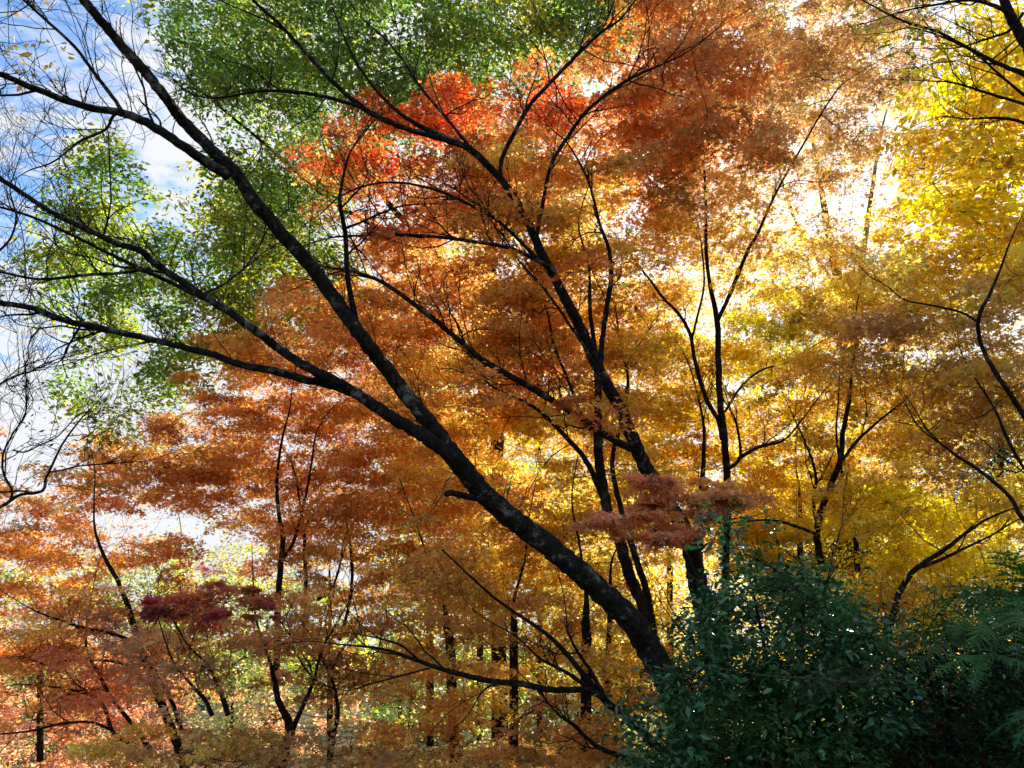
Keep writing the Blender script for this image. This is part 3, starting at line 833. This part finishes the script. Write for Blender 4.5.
# ------------------------------------------------------------------ pale sunlit trunks and woods behind
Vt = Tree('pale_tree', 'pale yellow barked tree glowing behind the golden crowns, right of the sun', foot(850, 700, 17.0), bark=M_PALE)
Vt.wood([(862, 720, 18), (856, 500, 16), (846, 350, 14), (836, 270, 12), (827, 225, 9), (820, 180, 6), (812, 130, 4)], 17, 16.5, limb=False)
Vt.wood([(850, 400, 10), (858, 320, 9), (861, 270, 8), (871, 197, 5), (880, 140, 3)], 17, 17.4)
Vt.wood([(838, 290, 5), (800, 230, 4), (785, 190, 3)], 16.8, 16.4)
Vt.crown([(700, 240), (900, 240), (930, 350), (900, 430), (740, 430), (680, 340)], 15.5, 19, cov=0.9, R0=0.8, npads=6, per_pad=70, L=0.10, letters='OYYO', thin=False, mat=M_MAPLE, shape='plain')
Vt.done()


def woods_tree(label, px, d, top, poly, letters, cov=1.8, width=10, name='woodland_tree', L=0.12, R0=0.8, per_pad=70, group='trees beyond the maples', bark=None, mat=None, flat=0.4, lean=0, depth=3.0, shape='plain'):
    t = Tree(name, label, foot(px, 760, d), group, bark=bark)
    t.wood([(px, 760, width), (px + lean * 0.4, 650, width * 0.9), (px + lean * 0.7, (650 + top) / 2, width * 0.7), (px + lean, top, width * 0.35)], d, d - 0.3, limb=False, sides=8)
    t.crown(poly, d - depth * 0.1, d + depth * 0.9, cov=cov, R0=R0, npads=5, per_pad=per_pad, L=L, flat=flat, tilt=0.8, shape=shape, letters=letters, thin=False, mat=mat or M_BROAD)
    t.done()
    return t


woods_tree('yellow green tree seen through the gap left of the upright black stem', 480, 19, 240, [(410, 200), (540, 190), (590, 330), (580, 540), (420, 560), (380, 440), (400, 300)], 'GyGyO', 1.1)
woods_tree('yellow green tree low behind the centre, lit from behind', 430, 18, 560, [(380, 540), (540, 540), (600, 600), (560, 720), (400, 720), (350, 640)], 'yGyOv', 1.3, 11)
woods_tree('golden tree filling the gap between leaning trunk and evergreen shrub', 670, 15, 480, [(560, 470), (760, 450), (820, 600), (800, 690), (640, 700), (560, 620)], 'OOYO', 2.2, 10, L=0.09)
woods_tree('amber tree filling the view just behind the fork of the long limbs', 540, 15.5, 430, [(440, 400), (620, 420), (670, 640), (560, 660), (470, 580), (400, 480)], 'OYOo', 1.7, 9, L=0.08, R0=0.7, per_pad=110)
woods_tree('bright yellow tree behind the twin thin stems', 900, 17, 430, [(760, 430), (1060, 380), (1060, 680), (860, 700), (740, 640)], 'YYYOy', 2.3, 12, L=0.1)
woods_tree('dark trunked tree half hidden below the broken stub', 514, 9.3, 600, [(470, 600), (570, 590), (600, 650), (560, 700), (480, 690)], 'OyO', 0.7, 13, L=0.08, R0=0.5)
woods_tree('dark trunked tree directly left of the big leaning trunk', 586, 8.9, 590, [(560, 540), (620, 540), (620, 600), (560, 600)], 'OO', 0.7, 15, L=0.07, R0=0.4)
woods_tree('slim dark trunk with yellow leaves beside the leaning trunk', 606, 9.2, 560, [(590, 560), (640, 560), (650, 650), (590, 640)], 'OY', 0.8, 8, L=0.07, R0=0.4, lean=6)
woods_tree('tilted dark trunk behind the low amber maple', 455, 9.4, 600, [(400, 560), (500, 560), (500, 640), (400, 640)], 'Oo', 0.7, 14, L=0.08, R0=0.5, lean=-12)
woods_tree('dark evergreen beyond the right hand golden leaves', 1000, 14, 390, [(950, 410), (1040, 390), (1040, 520), (960, 510)], 'kk', 2.5, 14, name='evergreen_tree', L=0.09, R0=0.5, mat=M_EVER, shape='narrow')
woods_tree('dark evergreen behind the shrub, among yellow leaves', 800, 12, 500, [(740, 515), (800, 500), (880, 480), (900, 540), (850, 590), (760, 580)], 'kk', 1.6, 12, name='evergreen_tree', L=0.08, R0=0.45, mat=M_EVER, shape='narrow')
woods_tree('far yellow green tree above the pink maples', 60, 30, 590, [(-30, 570), (150, 560), (240, 590), (250, 680), (-30, 690)], 'yvvOG', 1.6, 6, L=0.16, R0=1.0)
woods_tree('far olive tree behind the thin orange sprays', 180, 32, 560, [(120, 560), (260, 540), (330, 600), (320, 690), (120, 690)], 'vvybG', 1.4, 6, L=0.16, R0=1.0)
woods_tree('far green tree beyond the rust orange maple', 330, 30, 560, [(260, 600), (420, 580), (430, 720), (260, 720)], 'GvGy', 1.4, 6, L=0.16, R0=1.0)
woods_tree('far green grey tree low behind the long bough', 400, 26, 640, [(330, 650), (520, 640), (540, 780), (340, 780)], 'gGvg', 1.7, 6, L=0.14, R0=0.9)
pk = dict(name='maple_tree', group='pink maples beyond', mat=M_MAPLE, L=0.075, R0=0.5, flat=0.22, per_pad=100)
woods_tree('coral pink maple at the lowest left corner', 40, 14, 690, [(-30, 690), (60, 700), (110, 735), (120, 800), (-30, 800)], 'pSr', 1.8, 8, **pk)
woods_tree('salmon pink maple behind the slanting forked trunk', 130, 15, 650, [(50, 670), (130, 640), (190, 680), (180, 740), (100, 730)], 'ppr', 1.4, 8, **pk)
woods_tree('pink maple seen between the thin stems of the olive orange one', 330, 15, 680, [(240, 680), (360, 670), (380, 740), (260, 745)], 'pSoS', 1.0, 8, **pk)

def woods_shrub(label, poly, d, letters, cov=1.6, L=0.11, mat=None):
    px = sum(p[0] for p in poly) / len(poly); top = min(p[1] for p in poly)
    t = Tree('woodland_shrub', label, foot(px, 760, d), 'shrubs on the far woodland floor', cat='shrub')
    t.wood([(px, 770, 6), (px + 5, (770 + top) / 2, 4), (px + 2, top + 20, 2)], d, d, limb=False, sides=6)
    t.crown(poly, d - 1, d + 1.5, cov=cov, R0=0.6, npads=5, per_pad=60, L=L, flat=0.5, tilt=0.8, shape='plain', letters=letters, thin=False, mat=mat or M_BROAD)
    t.done()


woods_shrub('olive shrub low between the leaning trunk and the evergreen shrub', [(520, 640), (600, 610), (700, 620), (720, 760), (520, 780)], 17, 'gvGdk')
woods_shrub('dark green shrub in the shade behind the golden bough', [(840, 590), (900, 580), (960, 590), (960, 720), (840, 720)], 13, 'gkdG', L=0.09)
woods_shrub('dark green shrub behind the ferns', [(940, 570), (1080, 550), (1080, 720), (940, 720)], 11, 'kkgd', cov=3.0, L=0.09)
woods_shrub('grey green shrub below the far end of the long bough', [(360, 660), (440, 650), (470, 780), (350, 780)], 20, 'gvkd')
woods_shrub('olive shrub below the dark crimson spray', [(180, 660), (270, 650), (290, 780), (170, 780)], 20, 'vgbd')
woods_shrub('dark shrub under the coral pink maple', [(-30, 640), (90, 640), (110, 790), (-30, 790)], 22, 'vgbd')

# ------------------------------------------------------------------ bare wiry tree at the left edge
Lt = Tree('bare_tree', 'bare wiry tree with a few dead leaves at the photo edge', foot(-160, 700, 5.5), bark=M_BARK)
Lt.wood([(-200, 760, 18), (-130, 640, 14), (-70, 560, 9), (-20, 518, 6), (4, 505, 4.5), (20, 495, 4), (42, 491, 4), (46, 478, 3.5), (50, 470, 3), (62, 445, 2.5), (80, 420, 2)], 5.5, 5.2, limb=False)
l1 = Lt.wood([(10, 501, 3), (12, 490, 3), (4, 475, 2.5), (3, 455, 2.5), (12, 435, 2.2), (25, 415, 2), (26, 395, 1.8)], 5.3, 5.0)
l2 = Lt.wood([(32, 494, 3), (22, 491, 2.5), (0, 492, 2.5), (-20, 490, 2)], 5.3, 5.5)
l3 = Lt.wood([(50, 472, 2.5), (62, 470, 2.2), (80, 466, 2), (105, 464, 1.8), (130, 462, 1.4)], 5.2, 5.4)
l4 = Lt.wood([(13, 450, 2.2), (25, 452, 2), (40, 445, 1.8), (58, 436, 1.6), (75, 418, 1.4), (86, 412, 1.2)], 5.1, 5.2)
l5 = Lt.wood([(-60, 430, 5), (-20, 395, 4), (0, 384, 3), (18, 375, 2.5), (30, 372, 2.2), (42, 365, 1.6)], 5.6, 5.3)
l6 = Lt.wood([(-60, 330, 5), (-30, 275, 4), (0, 250, 3), (12, 235, 2.6), (16, 215, 2.2), (10, 190, 1.6)], 5.8, 5.5)
for (p, r), n in ((l1, 22), (l3, 14), (l4, 18), (l5, 22), (l6, 16)):
    Lt.side_twigs(p, r, n, 0.1, (0.15, 0.55), 0.2, 2, 0.003)
Lt.crown([(-20, 360), (90, 380), (110, 470), (40, 500), (-20, 480)], 5.0, 5.6, cov=0.5, R0=0.3, npads=4, per_pad=5, L=0.045, shape='narrow', tilt=1.2, mat=M_BROAD, letters='gkb', thin=False, flat=0.6)
Lt.done()

# ------------------------------------------------------------------ evergreen shrubs, bottom right
def shrub(name, label, poly, d0, d1, letters, stems, base, cov=2.4, L=0.06, per_pad=26, R0=0.2, mat=M_EVER, shape='oval', npads=6, flat=0.5, tilt=0.6):
    t = Tree(name, label, base, None, cat='shrub', bark=M_BARK2)
    for i, st in enumerate(stems):
        t.wood(st, (d0 + d1) / 2, (d0 + d1) / 2 - 0.1, limb=i > 0, sides=7, name=None if i else 'trunk')
    t.crown(poly, d0, d1, cov=cov, R0=R0, npads=npads, per_pad=per_pad, L=L, flat=flat, tilt=tilt, shape=shape, mat=mat, letters=letters, thin=False, zs=0.9, droop=0.3)
    t.done()


shrub('evergreen_shrub', 'glossy dark teal evergreen shrub filling the bottom right below the golden trees',
      [(625, 800), (645, 740), (665, 690), (680, 630), (700, 600), (735, 570), (765, 552), (790, 580), (815, 600), (850, 590), (875, 620), (870, 700), (850, 800)], 3.9, 5.0, 'EEeE',
      [[(790, 800, 9), (780, 720, 8), (765, 650, 5), (755, 600, 3)], [(800, 760, 6), (815, 680, 5), (825, 620, 3)], [(770, 770, 6), (735, 700, 4), (700, 650, 3)]], foot(790, 800, 4.5), cov=2.7, L=0.042, per_pad=56, R0=0.17)
shrub('sunlit_shrub', 'upright shrub with pale glinting leaves behind the teal evergreen shrub',
      [(770, 580), (805, 560), (845, 562), (875, 595), (870, 640), (800, 640), (750, 600)], 5.0, 5.8, 'eEe',
      [[(830, 760, 8), (826, 660, 6), (820, 580, 4), (815, 575, 2)]], foot(830, 760, 5.4), cov=1.6, L=0.042, per_pad=34)
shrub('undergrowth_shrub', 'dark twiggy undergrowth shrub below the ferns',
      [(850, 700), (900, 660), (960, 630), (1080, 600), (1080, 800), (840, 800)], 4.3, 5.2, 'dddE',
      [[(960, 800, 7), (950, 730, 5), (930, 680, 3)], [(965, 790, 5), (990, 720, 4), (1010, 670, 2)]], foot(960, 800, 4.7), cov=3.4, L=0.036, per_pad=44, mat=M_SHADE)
shrub('undergrowth_shrub', 'sparse olive shrub between the teal evergreen shrub and the ferns',
      [(840, 620), (900, 600), (960, 620), (930, 690), (860, 700)], 4.8, 5.6, 'vddeO',
      [[(890, 760, 5), (888, 700, 4), (884, 640, 2)]], foot(890, 760, 5.2), cov=1.5, L=0.035, per_pad=30, shape='narrow')


# ------------------------------------------------------------------ ferns on the bank
def frond_mesh(base, head, length, drop, width, n=36):
    """One frond: a thin arching midrib with cut side leaflets on both sides."""
    head = unit(np.array(head, float))
    t = np.linspace(0, 1, n)
    sw = np.cross(head, np.array([0, 0, 1.0])) * rng.normal(0, 0.16)
    mid = base + head * (t * length)[:, None] + sw * (length * t ** 2)[:, None] + np.array([0, 0, -1.0]) * (drop * length * t ** 2)[:, None]
    T = unit(np.gradient(mid, axis=0))
    S = unit(np.cross(T, np.array([0, 0, 1.0]) + 0.15 * rng.normal(size=3)))
    Nn = np.cross(S, T)
    v, l, z = tubes(mid[None], np.linspace(0.004, 0.0012, n)[None], 3)
    V = [v]; Lp = [l]; Z = [z]; nv = len(v)
    tv, tq = LEAF['plain']
    pos, nor, hd, sz = [], [], [], []
    for i in range(3, n):
        w = width * math.sin(math.pi * min(1, (0.12 + t[i] * 0.88)) ** 0.8) ** 0.8 * (1 - 0.25 * t[i]) + 0.01
        for sd in (-1, 1):
            pos.append(mid[i]); nor.append(Nn[i] + rng.normal(0, 0.28, 3)); sz.append(w * rng.uniform(0.85, 1.1))
            hd.append(unit(S[i] * sd + T[i] * 0.45 + rng.normal(0, 0.06, 3) + np.array([0, 0, -0.15])))
    pv, pl, pz, k = leaves_mesh(np.array(pos), np.array(sz), np.array(nor), np.array(hd), 'pinna')
    V.append(pv); Lp.append(pl + nv); Z.append(pz)
    return np.vstack(V), np.concatenate(Lp), np.concatenate(Z)


def fern(label, px, py, d, dirs, length=0.7, width=0.13, tint=(0.045, 0.14, 0.038)):
    base = at(px, py, d)
    root = thing('fern', label, 'fern', base, 'ferns on the bank')
    for (hx, hy, hz, s, drop) in dirs:
        v, l, z = frond_mesh(base, (hx, hy, hz), length * s, drop, width * s)
        c = np.array(tint) * np.exp(rng.normal(0, 0.15)) * np.ones((len(v), 3)) * np.exp(rng.normal(0, 0.08, (len(v), 1)))
        mesh_obj('frond', v, l, z, M_FERN, root, base, tint=c)


fern('broad green fern arching out over the bank at the photo edge', 1040, 605, 3.5,
     [(-0.9, -0.1, 0.35, 1.0, 0.45), (-0.6, -0.5, 0.3, 1.0, 0.75), (-0.35, -0.3, 0.75, 0.9, 0.5), (-0.15, -0.4, 0.3, 0.8, 0.6), (-0.8, 0.4, 0.5, 0.9, 0.4), (0.2, -0.3, 0.8, 0.9, 0.5), (0.6, -0.4, 0.4, 0.9, 0.6), (-0.45, -0.2, -0.1, 0.75, 0.5), (-0.8, -0.2, 0.0, 0.85, 0.35)], 0.66, 0.135)
fern('wispy grey green fern leaning towards the golden maple', 985, 640, 4.1,
     [(-0.9, 0.1, 0.5, 1.0, 0.5), (-0.95, 0.15, 0.35, 1.1, 0.45), (-0.9, -0.3, 0.4, 1.05, 0.6), (-0.7, -0.3, 0.15, 0.9, 0.5), (-0.9, -0.2, 0.25, 0.9, 0.4), (-0.5, 0.2, 0.85, 0.9, 0.3), (0.1, 0, 1, 0.7, 0.3), (-0.7, -0.5, 0.5, 0.9, 0.5), (-1, 0.3, 0.75, 0.8, 0.3), (0.6, -0.2, 0.7, 0.8, 0.4)], 0.62, 0.11, (0.07, 0.16, 0.045))
fern('small bright fern low in the shade under the bank', 985, 655, 3.6,
     [(-0.9, -0.2, 0.0, 1.0, 0.35), (-0.6, -0.5, -0.1, 0.8, 0.5), (0.3, -0.7, 0.1, 0.8, 0.6)], 0.3, 0.075, (0.06, 0.21, 0.07))
fern('lowest fern with long glossy blades at the bottom edge', 1050, 715, 3.6,
     [(-0.9, -0.2, 0.35, 1.0, 0.5), (-0.7, -0.4, 0.05, 1.0, 0.4), (-0.9, 0.2, 0.1, 0.8, 0.5), (-0.3, -0.7, 0.3, 0.8, 0.6)], 0.36, 0.06, (0.06, 0.21, 0.08))

# a dead branch lying across the shrubs
Dd = Tree('dead_branch', 'grey dead branch with fine twigs lying across the shrubs', at(790, 680, 3.9), cat='branch', bark=M_GREYTWIG, twig=M_GREYTWIG)
d1 = Dd.wood([(922, 636, 2.2), (900, 648, 2.6), (889, 662, 2.8), (875, 676, 3), (850, 681, 2.6), (810, 678, 2.2), (770, 676, 1.8), (720, 668, 1.4), (680, 662, 1.0)], 3.9, 3.7, limb=False, sides=6)
d2 = Dd.wood([(905, 682, 2.2), (890, 680, 2.2), (870, 682, 2), (850, 682, 1.6)], 3.8, 3.75, sides=5)
for (p, r) in (d1, d2):
    Dd.side_twigs(p, r, 12, 0.05, (0.12, 0.35), 0.05, 1, 0.002)
Dd.done()
